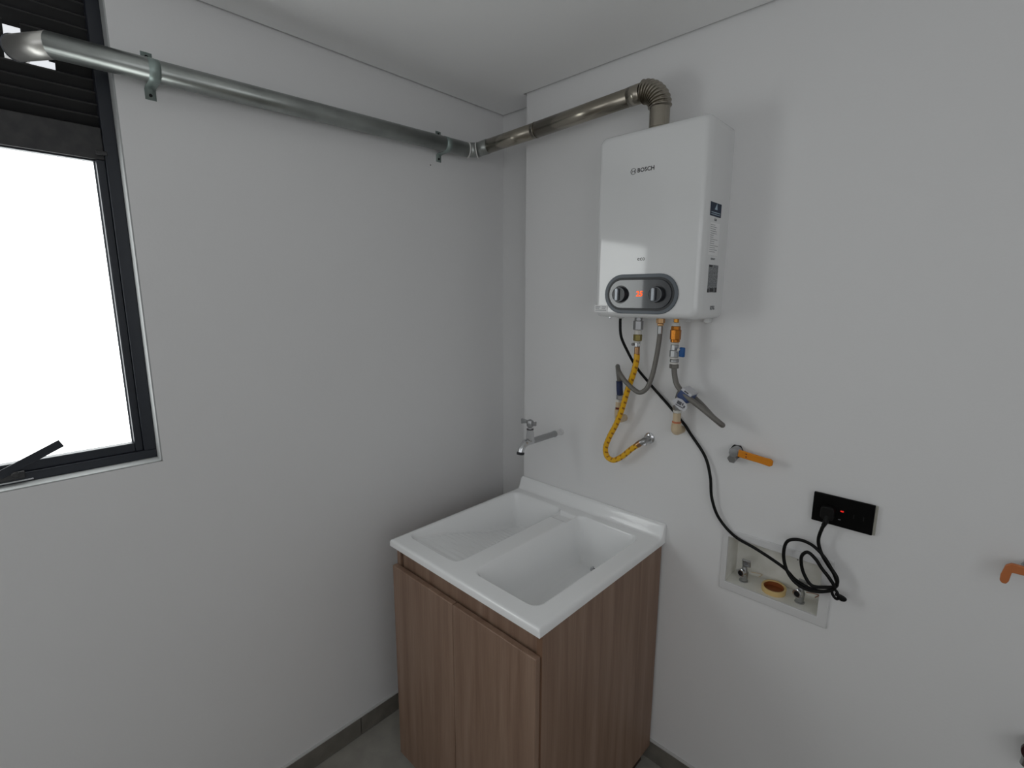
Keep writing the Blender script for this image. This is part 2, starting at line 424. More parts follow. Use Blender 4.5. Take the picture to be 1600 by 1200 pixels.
# stay arm and its bracket
arm_a = Vector((-0.036, -1.560, 1.223)); arm_b = Vector((-0.036, -1.449, 1.276)); d = (arm_b - arm_a).normalized()
up = Vector((1, 0, 0)).cross(d).normalized()
arm = put('stay_arm', obox((arm_a + arm_b) / 2, d, up, (1, 0, 0), (arm_b - arm_a).length, 0.019, 0.003), M['frame'], win, bevel=0.001)
put('stay_bracket', obox((-0.040, -1.555, 1.2165), (0, 1, 0), (0, 0, 1), (1, 0, 0), 0.075, 0.017, 0.010), M['rail'], win, bevel=0.002)
put('stay_pivot', lathe((-0.041, -1.533, 1.2205), (1, 0, 0), [(0, .007), (.010, .007), (.012, .005)], 14), M['rail'], win)
put('stay_track', box(-0.046, -0.040, -1.66, -1.505, 1.2005, 1.2045), M['chrome'], win, bevel=0.0005)
put('corner_cleat', obox((-0.041, -1.300, 1.948), (0, 1, 0), (0, 0, 1), (1, 0, 0), 0.022, 0.010, 0.004), M['rail'], win, bevel=0.002)
# louvers above the transom; the ones around the flue are cut back to leave a hole
ly0, ly1 = fy0 + fw, fy1 - fw
hy0, hy1 = -1.437, -1.357
z = 2.002
while z < 2.296:
    def blade(y0, y1, z=z):
        c = (-0.070, (y0 + y1) / 2, z + 0.016)
        t = Vector((0.55, 0, 1)).normalized(); nrm = Vector((0, 1, 0)).cross(t)
        b = put('louver_blade', obox(c, (0, 1, 0), t, nrm, y1 - y0, 0.036, 0.002), M['louver'], win, bevel=0.0006)
        put('blade_lip', obox(Vector(c) + t * 0.018 + Vector((0.002, 0, -0.002)), (0, 1, 0), t, nrm, y1 - y0, 0.003, 0.006), M['rail'], b, smooth=False)
    if 2.115 < z + .016 < 2.140:
        blade(ly0, hy0); blade(hy1, ly1)
    elif 2.140 <= z + .016 < 2.160:
        blade(ly0, hy0); blade(-1.366, ly1)
    elif 2.160 <= z + .016 < 2.190:
        blade(ly0, -1.433); blade(-1.406, ly1)
    else:
        blade(ly0, ly1)
    z += 0.0262
# the opening added for the rear fill lamp is only a hole in wall_rear

# ================================================================== flue pipe
def mitred(points, r, seg=28):
    """returns ring lists at each point, mitre cut between straight runs"""
    P = [Vector(p) for p in points]; rings = []
    d0 = (P[1] - P[0]).normalized(); a = Vector((0, 0, 1)); N = (a - d0 * a.dot(d0)).normalized(); B = d0.cross(N)
    cur = [P[0] + (N * math.cos(2 * math.pi * k / seg) + B * math.sin(2 * math.pi * k / seg)) * r for k in range(seg)]
    rings.append(cur)
    for i in range(1, len(P)):
        d = (P[i] - P[i - 1]).normalized()
        n = d if i == len(P) - 1 else (d + (P[i + 1] - P[i]).normalized()).normalized()
        cur = [v + d * ((P[i] - v).dot(n) / d.dot(n)) for v in cur]
        rings.append(cur)
    return rings
def ring_mesh(r0, r1, capa=False, capb=False):
    bm = bmesh.new(); a = [bm.verts.new(v) for v in r0]; b = [bm.verts.new(v) for v in r1]; n = len(a)
    for k in range(n): bm.faces.new((a[k], a[(k + 1) % n], b[(k + 1) % n], b[k]))
    # give it a wall thickness so the end reads as sheet metal
    return bm
FX = 0.044
flue = thing('flue_pipe', 'long steel flue pipe running from the window along both walls to the heater', 'pipe', (FX, -0.2, 2.156))
slope = (2.1485 - 2.1248) / 1.0
def zl(y): return 2.1302 + (y + 1.2) * 0.0245
pts = [(-0.050, -1.419, zl(-1.37) + .008), (FX, -1.372, zl(-1.372)), (FX, -0.232, zl(-0.232)), (FX + 0.022, -0.205, zl(-0.205)), (0.110, -0.190, 2.163)]
R1 = 0.0250
rg = mitred(pts, R1)
def section(name, a, b, m, thick=True):
    o = put(name, ring_mesh(a, b), m, flue)
    sm = o.modifiers.new('sheet', 'SOLIDIFY'); sm.thickness = 0.0012; sm.offset = -1
    return o
section('window_elbow', rg[0], rg[1], M['bright_steel'])
section('pipe_section', rg[1], rg[2], M['steel_pipe']); section('corner_piece', rg[2], rg[3], M['steel_pipe'])
section('pipe_section', rg[3], rg[4], M['steel_pipe'])
oe = put('outlet_end', tube([(-0.040, -1.4115, zl(-1.37) + .007), (-0.110, -1.414, zl(-1.37) + .009), (-0.210, -1.418, zl(-1.37) + .010)], 0.0190, 26, cap=False), M['bright_steel'], flue)
oe.modifiers.new('sheet', 'SOLIDIFY').thickness = 0.001
c0 = sum(rg[0], Vector()) / len(rg[0])
put('elbow_rim', tube([c0 + (v - c0) * 1.0 for v in rg[0]], 0.0016, 6, closed=True), M['knob_rim'], flue)
for k in (2, 3):
    c = sum(rg[k], Vector()) / len(rg[k])
    put('sealant_bead', tube([c + (v - c) * 1.03 for v in rg[k]], 0.0028, 8, closed=True), M['sealant'], flue)
# small lengthwise smear of sealant between the two beads
put('sealant_smear', tube(smooth_path([Vector(rg[2][21]) , (Vector(rg[2][21]) + Vector(rg[3][21])) / 2 + Vector((.001, -.001, 0)), Vector(rg[3][21])], 4), 0.002, 8), M['sealant'], flue)
def zr(x): return 2.160 + (x - 0.044) * (2.186 - 2.160) / 0.676
def yr(x): return -0.190 + min(max((x - 0.11) / 0.3, 0), 1) * 0.008
def run(x0, x1, r, m, nm='pipe_section'):
    bm = tube([(x0, yr(x0), zr(x0)), (x1, yr(x1), zr(x1))], r, 28, cap=False)
    o = put(nm, bm, m, flue); sm = o.modifiers.new('sheet', 'SOLIDIFY'); sm.thickness = 0.001; sm.offset = -1
    return o
run(0.100, 0.335, 0.0242, M['steel_brown']); run(0.325, 0.700, 0.0250, M['steel_brown'])
run(0.334, 0.338, 0.0256, M['steel_corr'], 'joint_lip'); run(0.098, 0.102, 0.0255, M['steel_corr'], 'joint_lip')
run(0.690, 0.728, 0.0262, M['steel_brown'], 'elbow_collar')
# corrugated elbow: quarter turn from the run down to the heater spigot
VX, VY = 0.786, -0.182
path = []; rad = []
cx, cz, R = 0.732, zr(0.728) - 0.054, 0.054
nr = 10; n = nr * 10
for i in range(n + 1):
    t = i / n; a = math.pi / 2 * (1 - t)
    path.append((cx + (VX - cx) * math.cos(a), VY, cz + R * math.sin(a)))
    rad.append(0.0292 + 0.0032 * math.cos(2 * math.pi * t * nr + math.pi))
put('corrugated_elbow', tube(path, rad, 36), M['steel_corr'], flue, angle=80)
put('spigot_pipe', lathe((VX, VY, 2.070), (0, 0, 1), [(0, .030), (.010, .030), (.012, .0275), (cz - 2.070 + .001, .0275)], 32), M['steel_brown'], flue)

def pipe_strap(y, label, toph=True):
    st = thing('pipe_strap', label, 'strap', (0.0, y, zl(y)), 'zinc straps on the flue pipe')
    z = zl(y); rr = R1 + 0.0006; hw = 0.0112
    # band profile (x,z) wraps the front half of the pipe, tabs lie on the wall
    prof = [(0.0012, z + 0.052), (0.0012, z + rr + 0.004), (0.010, z + rr + 0.0008)]
    for k in range(13):
        a = math.pi / 2 - math.pi * k / 12
        prof.append((FX + rr * math.cos(a), z + rr * math.sin(a)))
    prof += [(0.010, z - rr - 0.0008), (0.0012, z - rr - 0.004), (0.0012, z - 0.052)]
    bm = bmesh.new(); A = [bm.verts.new((p[0], y - hw, p[1])) for p in prof]; B = [bm.verts.new((p[0], y + hw, p[1])) for p in prof]
    for i in range(len(prof) - 1): bm.faces.new((A[i], A[i + 1], B[i + 1], B[i]))
    b = put('band', bm, M['strap'], st)
    sm = b.modifiers.new('t', 'SOLIDIFY'); sm.thickness = 0.0014; sm.offset = 1
    for s in (1, -1):
        put('screw_hole', lathe((0.001, y, z + s * 0.042), (1, 0, 0), [(0, .0036), (.0022, .0036)], 12), M['dark'], st)
    return st
pipe_strap(-1.198, 'zinc strap holding the flue pipe right beside the window')
pipe_strap(-0.335, 'zinc strap holding the flue pipe near the room corner')
dh = put('drill_hole', lathe((-0.004, -0.372, 2.083), (1, 0, 0), [(0, .0022), (.0046, .0022)], 10), M['dark'])
dh['label'] = 'tiny drilled hole in the left wall beside the strap near the corner'; dh['category'] = 'hole'

# ================================================================== water heater
HX0, HX1, HY0, HY1, HZ0, HZ1 = 0.643, 0.966, -0.260, YW, 1.560, 2.067
heater = thing('water_heater', 'white wall-mounted gas water heater with an oval dark control panel', 'water heater', ((HX0 + HX1) / 2, YW, HZ0))
# body: rounded-rectangle cross-section lofted from wall to a softly rounded front
bm = bmesh.new()
levels = [(YW, 0.001, 0.018), (-0.232, 0.0, 0.020), (-0.246, 0.0012, 0.020), (-0.254, 0.0045, 0.020), (-0.2585, 0.009, 0.019), (-0.260, 0.015, 0.017), (-0.2601, 0.0165, 0.016), (-0.2601, 0.020, 0.014)]
rings = []
TILT = math.radians(0.75); HCX = (HX0 + HX1) / 2
for y, ins, rr in levels:
    w_, h_ = HX1 - HX0 - 2 * ins, HZ1 - HZ0 - 2 * ins
    rings.append([bm.verts.new(((HX0 + HX1) / 2 + p[0], y + (math.tan(TILT) * p[0] if y < -0.24 else 0), (HZ0 + HZ1) / 2 + p[1])) for p in rrect(w_, h_, rr, 8)])
for a, b in zip(rings[:-1], rings[1:]):
    n = len(a)
    for k in range(n): bm.faces.new((a[k], a[(k + 1) % n], b[(k + 1) % n], b[k]))
bm.faces.new(rings[0]); bm.faces.new(rings[-1][::-1])
put('casing', bm, M['enamel'], heater, angle=50)
PX, PZ, PY = 0.7965, 1.6275, -0.260
F = ((1, 0, 0), (0, 0, 1))
cp = put('control_panel', prism(stadium(0.226, 0.110), (PX, PY, PZ), *F, (0, -0.004, 0)), M['panel_ring'], heater, bevel=0.0015)
put('panel_groove', prism(stadium(0.206, 0.092), (PX, PY - 0.004, PZ), *F, (0, -0.0006, 0)), M['panel_groove'], cp)
put('panel_face', prism(stadium(0.192, 0.080), (PX, PY - 0.0042, PZ), *F, (0, -0.0035, 0)), M['panel_face'], cp, bevel=0.001)
for kx in (0.7385, 0.8510):
    k = put('knob', lathe((kx, PY - 0.006, PZ - 0.001), (0, -1, 0), [(0, .0255), (.0022, .0255), (.0022, .022), (.013, .0205), (.0145, .019)], 32), M['knob'], heater)
    put('knob_rim', tube([(kx + .0195 * math.cos(2 * math.pi * i / 32), PY - 0.0205, PZ - .001 + .0195 * math.sin(2 * math.pi * i / 32)) for i in range(32)], 0.0011, 6, closed=True), M['knob_rim'], k)
    put('knob_grip', prism(rrect(0.009, 0.034, 0.003, 3), (kx - .003, PY - 0.019, PZ - 0.001), *F, (0, -0.009, 0)), M['knob_grip'], k, bevel=0.001)
lettering('display_digits', '25', 0.021, (0.7985, PY - 0.0079, PZ), (1, 0, 0), (0.12, 0, 1), M['digits'], heater, bold=0.0004)
lettering('brand_lettering', 'BOSCH', 0.0155, (0.796, -0.2601, 1.9585), (1, 0, 0), (0, 0, 1), M['ink'], heater, bold=0.0003)
# round emblem beside the brand lettering: ring with an armature bar
lc = Vector((0.7585, -0.2601, 1.9585)); rl = 0.0078
emb = put('round_emblem', tube([lc + Vector((rl * math.cos(2 * math.pi * i / 28), -.0002, rl * math.sin(2 * math.pi * i / 28))) for i in range(28)], 0.0006, 5, closed=True), M['ink'], heater)
for s in (-1, 1):
    put('emblem_arc', tube([lc + Vector((s * (.0068 - .0032 * math.cos(t)) , -.0002, .0048 * math.sin(t))) for t in [(-60 + 12 * i) * math.pi / 180 for i in range(11)]], 0.0007, 5), M['ink'], emb)
put('emblem_bar', box(lc.x - .0036, lc.x + .0036, lc.y - .0006, lc.y, lc.z - .0006, lc.z + .0006), M['ink'], emb, smooth=False)
lettering('model_lettering', 'eco', 0.0165, (0.7945, -0.2601, 1.7245), (1, 0, 0), (0, 0, 1), M['ink'], heater)
st = put('white_sticker', box(0.6465, 0.6925, -0.2612, -0.2595, 1.574, 1.5945), M['sticker_white'], heater, smooth=False)
for z_, x0, x1 in ((1.589, .651, .668), (1.5845, .651, .664), (1.589, .673, .688), (1.5845, .673, .685), (1.579, .651, .688)):
    put('fine_print', box(x0, x1, -.2614, -.2612, z_, z_ + .0014), M['print_grey'], st, smooth=False)
# the front cover sits very slightly askew: turn everything mounted on it with it
tiltm = Matrix.Translation((HCX, -0.260, 0)) @ Matrix.Rotation(TILT, 4, 'Z') @ Matrix.Translation((-HCX, 0.260, 0))
def front_children(o):
    for c in o.children:
        if c.name.split('.')[0] != 'casing': c.data.transform(tiltm)
        front_children(c)
front_children(heater)
# side labels (on the right side face, x = HX1)
def side(name, y0, y1, z0, z1, m, parent=heater, t=0.0004, x=HX1):
    return put(name, box(x - .0006, x + t, y0, y1, z0, z1), m, parent, smooth=False)
s1 = side('navy_label', -0.229, -0.158, 1.826, 1.860, M['sticker_blue'])
put('label_emblem', prism([(-.014, -.006), (.0, .010), (.004, -.006)], (HX1 + .0004, -0.188, 1.849), (0, 1, 0), (0, 0, 1), (.0002, 0, 0)), M['sticker_lblue'], s1)
side('label_stripe', -0.222, -0.165, 1.8345, 1.8365, M['sticker_lblue'], s1, .0007); side('label_stripe', -0.222, -0.165, 1.8300, 1.8315, M['sticker_lblue'], s1, .0007)
lettering('label_heading', 'GAS', 0.009, (HX1 + .0003, -0.192, 1.818), (0, 1, 0), (0, 0, 1), M['print_grey'], heater, .0002)
s2 = side('instruction_print', -0.222, -0.160, 1.728, 1.810, M['sticker_white'], t=.0002)
random.seed(3); zz = 1.804
while zz > 1.732:
    side('print_line', -0.219, -0.219 + random.uniform(.02, .055), zz, zz + .0011, M['print_grey'], s2, .0004); zz -= 0.0052
lettering('label_footer', 'QUALITY', 0.007, (HX1 + .0003, -0.190, 1.719), (0, 1, 0), (0, 0, 1), M['print_grey'], heater, .0002)
s3 = side('rating_label', -0.212, -0.150, 1.632, 1.704, M['sticker_dark'])
side('label_block', -0.210, -0.192, 1.698, 1.703, M['ink'], s3, .0007)
for a, b, c, e in ((-.21, -.155, 1.655, 1.6575), (-.21, -.155, 1.6505, 1.652), (-.212, -.204, 1.632, 1.642), (-.165, -.152, 1.633, 1.645), (-.198, -.172, 1.634, 1.6435)):
    side('label_block', a, b, c, e, M['ink'] if c < 1.65 else M['print_grey'], s3, .0007)
lettering('grey_print', 'RTG', 0.0145, (HX1 + .0003, -0.170, 1.5905), (0, 1, 0), (0, 0, 1), M['print_grey'], heater, .0002, .0004)
put('cable_gland', lathe((0.689, -0.180, HZ0 + .002), (0, 0, -1), [(0, .011), (.006, .011), (.008, .008)], 16), M['boxplastic'], heater)
put('case_screw', lathe((0.672, -0.215, HZ0 + .001), (0, 0, -1), [(0, .004), (.006, .004), (.008, .002)], 10), M['chrome'], heater)
put('drain_plug', lathe((0.905, -0.180, HZ0 + .001), (0, 0, -1), [(0, .007), (.007, .007), (.009, .004)], 10), M['boxplastic'], heater)
put('mounting_hook', box(0.928, 0.942, YW - .03, YW - .002, HZ0 - .012, HZ0 + .002), M['enamel'], heater, bevel=.002)

# ================================================================== hoses and fittings under the heater
def stack(parts, x, y, z, parent):
    """parts: (name, z_top, z_bottom, radius, sides, material)"""
    for nm, zt, zb, r, sg, m in parts:
        c = min(.0015, r * .15)
        put(nm, lathe((x, y, zt), (0, 0, -1), [(0, r - c), (c, r), (zt - zb - c, r), (zt - zb, r - c)], sg), m, parent, angle=30)
GX, HXh, CXc, FY = 0.7495, 0.8225, 0.8685, -0.180
gas = thing('gas_hose', 'yellow gas hose with brown marks curling below the heater', 'hose', (GX, FY, 1.44))
stack([('inlet_nut', 1.5600, 1.5480, .0115, 6, M['dullchrome']), ('union_nut', 1.5490, 1.5215, .0150, 6, M['dullchrome']), ('thread_tape', 1.5215, 1.5060, .0105, 18, M['tape']),
       ('brass_nut', 1.5080, 1.4880, .0132, 6, M['olive']), ('thread_tape', 1.4880, 1.4830, .0100, 18, M['tape']), ('clamp_collar', 1.4840, 1.4700, .0085, 8, M['dullchrome']), ('ferrule', 1.4700, 1.4460, .0082, 20, M['ferrule'])], GX + .001, FY, 0, gas)
for s in (-1, 1):
    put('clamp_ear', lathe((GX + .001 + s * .0085, FY - .006, 1.4775), (s * .5, -1, 0), [(0, .0045), (.006, .0045)], 12), M['dullchrome'], gas)
gp = smooth_path([(0.7505, -0.180, 1.449), (0.751, -0.180, 1.434), (0.742, -0.177, 1.393), (0.719, -0.172, 1.328), (0.698, -0.166, 1.261), (0.676, -0.160, 1.209), (0.648, -0.154, 1.157), (0.633, -0.150, 1.114), (0.640, -0.148, 1.087), (0.663, -0.148, 1.080), (0.694, -0.145, 1.099), (0.722, -0.140, 1.128), (0.746, -0.136, 1.150)], 8)
put('hose_body', tube(gp, 0.0090, 18, uv=True), M['gas_hose'], gas)
put('end_ferrule', tube([gp[-1] - (gp[-1] - gp[-5]).normalized() * .004, gp[-1] + (gp[-1] - gp[-5]).normalized() * .012], .0102, 18), M['ferrule'], gas)
gv = thing('gas_wall_elbow', 'chrome elbow on the wall where the yellow gas hose ends', 'pipe fitting', (0.764, YW, 1.168))
put('wall_flange', lathe((0.766, YW, 1.168), (0, -1, 0), [(0, .0185), (.003, .018), (.007, .012)], 24), M['chrome'], gv)
put('elbow_body', tube(smooth_path([(0.766, YW - .004, 1.168), (0.766, YW - .026, 1.168), (0.762, YW - .036, 1.163), (0.756, YW - .038, 1.158)], 5), 0.0098, 16), M['dullchrome'], gv)
put('bleed_screw', lathe((0.765, YW - .030, 1.160), (.1, -.35, -1), [(0, .0075), (.010, .0075), (.011, .006)], 6), M['chrome'], gv)

hot = thing('hot_water_hose', 'grey flexible water hose looping behind the yellow gas hose', 'hose', (HXh, FY, 1.53))
stack([('inlet_nut', 1.5600, 1.5440, .0125, 6, M['cream_brass']), ('sleeve', 1.5440, 1.5370, .0095, 18, M['cream_brass']), ('ferrule', 1.5370, 1.5130, .0080, 18, M['dullchrome'])], HXh, FY, 0, hot)
hp = smooth_path([(0.8225, -0.180, 1.515), (0.8215, -0.180, 1.497), (0.816, -0.182, 1.440), (0.806, -0.186, 1.380), (0.793, -0.190, 1.346), (0.774, -0.193, 1.333), (0.751, -0.195, 1.342), (0.721, -0.196, 1.365), (0.696, -0.190, 1.390), (0.679, -0.170, 1.402), (0.669, -0.152, 1.390), (0.6695, -0.143, 1.356), (0.672, -0.140, 1.310), (0.673, -0.140, 1.298)], 8)
put('hose_body', tube(hp, 0.0072, 16), M['hose_grey'], hot)
put('blue_sleeve', tube(smooth_path([(0.6703, -.142, 1.351), (0.6705, -.141, 1.346), (0.672, -.141, 1.325), (0.6735, -.140, 1.308), (0.674, -.140, 1.303)], 4), [.0085] + [.0105] * 15 + [.009], 16), M['navy'], hot)
put('end_nut', lathe((0.6745, -.140, 1.304), (0, 0, -1), [(0, .0105), (.002, .0125), (.013, .0125), (.015, .011)], 6), M['dullchrome'], hot, angle=30)
hc = thing('cream_pipe_stub', 'cream plastic water pipe stub behind the yellow hose', 'pipe fitting', (0.669, YW, 1.235))
stack([('thread_tape', 1.290, 1.280, .0115, 18, M['tape']), ('pipe_body', 1.280, 1.262, .0105, 20, M['cpvc']), ('glue_mark', 1.262, 1.256, .0108, 20, M['redmark']), ('socket', 1.256, 1.236, .0125, 20, M['cpvc'])], 0.671, -0.140, 0, hc)
put('elbow_body', tube(smooth_path([(0.671, -.140, 1.240), (0.671, -.139, 1.229), (0.671, -.130, 1.221), (0.671, -.100, 1.220)], 5), 0.0122, 18), M['cpvc'], hc)

inl = thing('inlet_valve', 'blue-handled water valve below a brass union under the heater', 'valve', (CXc, FY, 1.53))
stack([('brass_nipple', 1.5600, 1.5480, .0075, 18, M['brass']), ('thread_tape', 1.5480, 1.5370, .0105, 18, M['tape']),
       ('brass_union', 1.5380, 1.5260, .0130, 6, M['copper']), ('brass_union', 1.5280, 1.4990, .0153, 8, M['copper']), ('brass_union', 1.5000, 1.4915, .0132, 20, M['copper']),
       ('thread_tape', 1.4915, 1.4850, .0110, 18, M['tape']), ('valve_body', 1.4850, 1.4680, .0110, 8, M['dullchrome']), ('valve_body', 1.4690, 1.4490, .0135, 8, M['dullchrome']),
       ('thread_tape', 1.4490, 1.4430, .0118, 18, M['tape'])], CXc + .002, FY, 0, inl)
put('stem', lathe((CXc + .010, FY - .004, 1.467), (1, -.25, 0), [(0, .005), (.012, .005)], 12), M['chrome'], inl)
put('blue_handle', obox((CXc + .0285, FY - .008, 1.4655), (1, -.25, 0), (0, 0, 1), (.25, 1, 0), 0.0165, 0.028, 0.010), M['blue'], inl, bevel=.0035, seg=3)
put('handle_screw', lathe((CXc + .0205, FY - .012, 1.473), (0, -1, 0), [(0, .0035), (.004, .0035)], 10), M['tape'], inl)

cold = thing('cold_water_hose', 'grey flexible water hose with a long pinched loop to the right', 'hose', (CXc, FY, 1.43))
stack([('nut_ring', 1.4430, 1.4340, .0130, 20, M['dullchrome']), ('thread_tape', 1.4345, 1.4280, .0112, 18, M['tape']), ('hose_nut', 1.4285, 1.4160, .0132, 6, M['hose_grey'])], CXc + .0035, FY, 0, cold)
cpth = smooth_path([(0.872, -.180, 1.424), (0.873, -.180, 1.414), (0.876, -.181, 1.396), (0.885, -.184, 1.372), (0.901, -.188, 1.356), (0.924, -.192, 1.340), (0.962, -.192, 1.317), (0.997, -.190, 1.294), (1.0155, -.183, 1.279), (1.0185, -.172, 1.272), (1.008, -.160, 1.272), (0.980, -.150, 1.287), (0.945, -.143, 1.314), (0.914, -.138, 1.334), (0.890, -.135, 1.346), (0.875, -.135, 1.340), (0.8695, -.137, 1.320), (0.870, -.140, 1.300), (0.870, -.140, 1.292)], 8)
put('hose_body', tube(cpth, 0.0078, 16), M['hose_grey'], cold)
put('end_nut', lathe((0.871, -.140, 1.300), (0, 0, -1), [(0, .0105), (.002, .013), (.013, .013), (.015, .012)], 6), M['dullchrome'], cold, angle=30)
tg = put('blue_label', obox((0.914, -.176, 1.342), (.86, 0, -.5), (0, -1, 0), (.5, 0, .86), 0.040, 0.044, 0.033), M['tagblue'], cold, bevel=.008, seg=3)
put('label_edge', obox((0.922, -.176, 1.3545), (.86, 0, -.5), (0, -1, 0), (.5, 0, .86), 0.034, 0.0445, 0.009), M['tagwhite'], tg, bevel=.001)
put('label_print', obox((0.922, -.1986, 1.3545), (.86, 0, -.5), (0, -1, 0), (.5, 0, .86), 0.014, 0.0006, 0.004), M['tagprint'], tg, smooth=False)
pt = put('paper_tag', prism([(-.026, -.002), (-.016, .013), (.000, .016), (.018, .010), (.024, -.001), (.020, -.012), (.006, -.015), (-.012, -.010)], (0.906, -.2005, 1.318), (.94, -.05, -.34), (.34, 0, .94), (0, .0008, 0)), M['tagwhite'], cold, smooth=False)
for a, b, c, e in ((-.010, .004, -.002, .008), (.006, .010, .000, .008), (-.012, .014, -.007, -.0045), (.012, .017, -.004, .003)):
    put('tag_print', prism([(a, c), (b, c), (b, e), (a, e)], (0.906, -.2008, 1.318), (.94, -.05, -.34), (.34, 0, .94), (0, -.0003, 0)), M['tagprint'], pt, smooth=False)
cc = thing('cream_pipe_elbow', 'cream plastic pipe elbow with orange glue stain on the wall', 'pipe fitting', (0.870, YW, 1.22))
stack([('thread_tape', 1.286, 1.277, .0122, 18, M['tape']), ('pipe_body', 1.277, 1.250, .0115, 20, M['cpvc']), ('glue_mark', 1.2515, 1.2450, .0133, 20, M['glue']), ('socket', 1.246, 1.232, .0140, 20, M['cpvc'])], 0.872, -0.140, 0, cc)
put('elbow_body', tube(smooth_path([(0.872, -.140, 1.238), (0.872, -.140, 1.226), (0.872, -.128, 1.219), (0.872, -.0995, 1.218)], 6), [.0152] * 10 + [.0145, .0138, .0130, .0124, .012, .012, .012, .012, .012], 20), M['cpvc'], cc)

# ================================================================== power cord and outlet
cordpts = [(0.688, -0.180, 1.5575), (0.688, -0.180, 1.539), (0.691, -0.177, 1.499), (0.705, -0.160, 1.453), (0.728, -0.135, 1.398), (0.767, -0.115, 1.347), (0.837, -0.106, 1.279), (0.868, -0.1055, 1.249), (0.886, -0.1055, 1.232), (0.901, -0.106, 1.213), (0.955, -0.112, 1.151), (0.976, -0.118, 1.098), (0.986, -0.118, 1.031), (1.009, -0.114, 0.976), (1.057, -0.112, 0.934), (1.114, -0.116, 0.920), (1.159, -0.118, 0.906), (1.199, -0.120, 0.890), (1.224, -0.122, 0.872), (1.260, -0.128, 0.865), (1.294, -0.132, 0.873), (1.316, -0.136, 0.897), (1.318, -0.138, 0.922), (1.303, -0.138, 0.944), (1.283, -0.136, 0.969), (1.253, -0.132, 0.988), (1.223, -0.130, 0.990), (1.197, -0.127, 0.975), (1.191, -0.127, 0.935), (1.204, -0.130, 0.893), (1.228, -0.132, 0.868), (1.256, -0.134, 0.862), (1.289, -0.136, 0.872), (1.315, -0.140, 0.895), (1.302, -0.143, 0.919), (1.284, -0.145, 0.939), (1.268, -0.145, 0.959), (1.249, -0.144, 0.970), (1.238, -0.144, 0.958), (1.237, -0.142, 0.935), (1.247, -0.140, 0.903), (1.266, -0.138, 0.880), (1.295, -0.138, 0.888), (1.318, -0.134, 0.900), (1.311, -0.130, 0.924), (1.291, -0.128, 0.949), (1.276, -0.128, 0.972), (1.267, -0.130, 1.003), (1.271, -0.134, 1.035), (1.279, -0.140, 1.062)]
cord = thing('power_cord', 'black power cord hanging from the heater and coiled below the outlet', 'cord', (0.688, FY, 1.56))
put('cable', tube(smooth_path(cordpts, 7), 0.0043, 10), M['cord'], cord)
# the cord is bunched with itself, with a tie holding the turns at the right end
put('cable_tie', tube([Vector((1.318, -.139, .880)) + Vector((.008 * math.cos(t) - .003 * math.sin(t), -.004 * math.cos(t), .012 * math.sin(t))) for t in [2 * math.pi * i / 14 for i in range(14)]], 0.0035, 8, closed=True), M['cord'], cord)
put('tie_tail', tube(smooth_path([(1.318, -.140, .880), (1.330, -.140, .880), (1.340, -.140, .876), (1.336, -.139, .871), (1.322, -.138, .872)], 4), .004, 8), M['cord'], cord)
out = thing('wall_outlet', 'black rectangular wall outlet with a small red light', 'outlet', (1.307, YW, 1.085))
put('backplate', box(1.246, 1.377, YW - .006, YW, 1.047, 1.122), M['backplate'], out, bevel=.001)
put('face_plate', box(1.2425, 1.3720, YW - .0145, YW - .006, 1.0485, 1.1250), M['outlet'], out, bevel=.0015)
put('indicator_light', prism(stadium(.0075, .0032, 6), (1.307, YW - .0144, 1.091), *F, (0, -.0006, 0)), M['led'], out)
put('switch_mark', prism(stadium(.006, .002, 6), (1.3035, YW - .0144, 1.068), *F, (0, -.0004, 0)), M['print_grey'], out)
for sx in (1.332, 1.352):
    put('socket_slot', box(sx - .001, sx + .001, YW - .0148, YW - .0143, 1.080, 1.090), M['dark'], out, smooth=False)
put('plug', prism(rrect(.030, .034, .008), (1.279, YW - .0146, 1.083), *F, (0, -.022, 0)), M['cord'], cord, bevel=.003)
put('strain_relief', tube([(1.279, -.130, 1.075), (1.2785, -.137, 1.060), (1.275, -.138, 1.050)], [.0075, .006, .005], 12), M['cord'], cord)

# ================================================================== washing machine box in the wall
wb = thing('washing_machine_box', 'white recessed plastic box in the wall below the outlet', 'wall box', (1.163, YW, 0.775))
OX0, OX1, OZ0, OZ1 = 1.022, 1.3035, 0.755, 0.9455
ix0, ix1, iz0, iz1 = 1.0385, 1.2790, 0.7800, 0.9240
bm = slab_with_hole('y', YW, -0.006, OX0, OX1, OZ0, OZ1, [(ix0, ix1, iz0, iz1)])
put('frame', bm, M['boxplastic'], wb, bevel=.0015)
bm = bmesh.new(); yb = -0.012
for b in ((ix0 - .003, ix0, YW, yb, iz0 - .003, iz1 + .003), (ix1, ix1 + .003, YW, yb, iz0 - .003, iz1 + .003), (ix0, ix1, YW, yb, iz0 - .003, iz0), (ix0, ix1, YW, yb, iz1, iz1 + .003), (ix0 - .003, ix1 + .003, yb, yb + .003, iz0 - .003, iz1 + .003)):
    box(*b, bm)
put('inner_tray', bm, M['boxinner'], wb, smooth=False)
dr = thing('drain_pipe', 'short yellow plastic drain pipe end inside the white box', 'pipe', (1.1605, -.066, iz0))
bm = lathe((1.1605, -.060, iz0 + .0005), (0, -.06, 1), [(0, .0315), (.014, .0325), (.016, .0315), (.016, .0275), (.014, .0262), (.001, .0262), (.001, .0001)], 36, cap=False)
put('pipe_wall', bm, M['pvc'], dr, angle=50)
put('pipe_inside', lathe((1.1605, -.060, iz0 + .0018), (0, -.06, 1), [(.0, .0001), (.0, .0258), (.0125, .0260)], 32, cap=False), M['pvc_in'], dr)
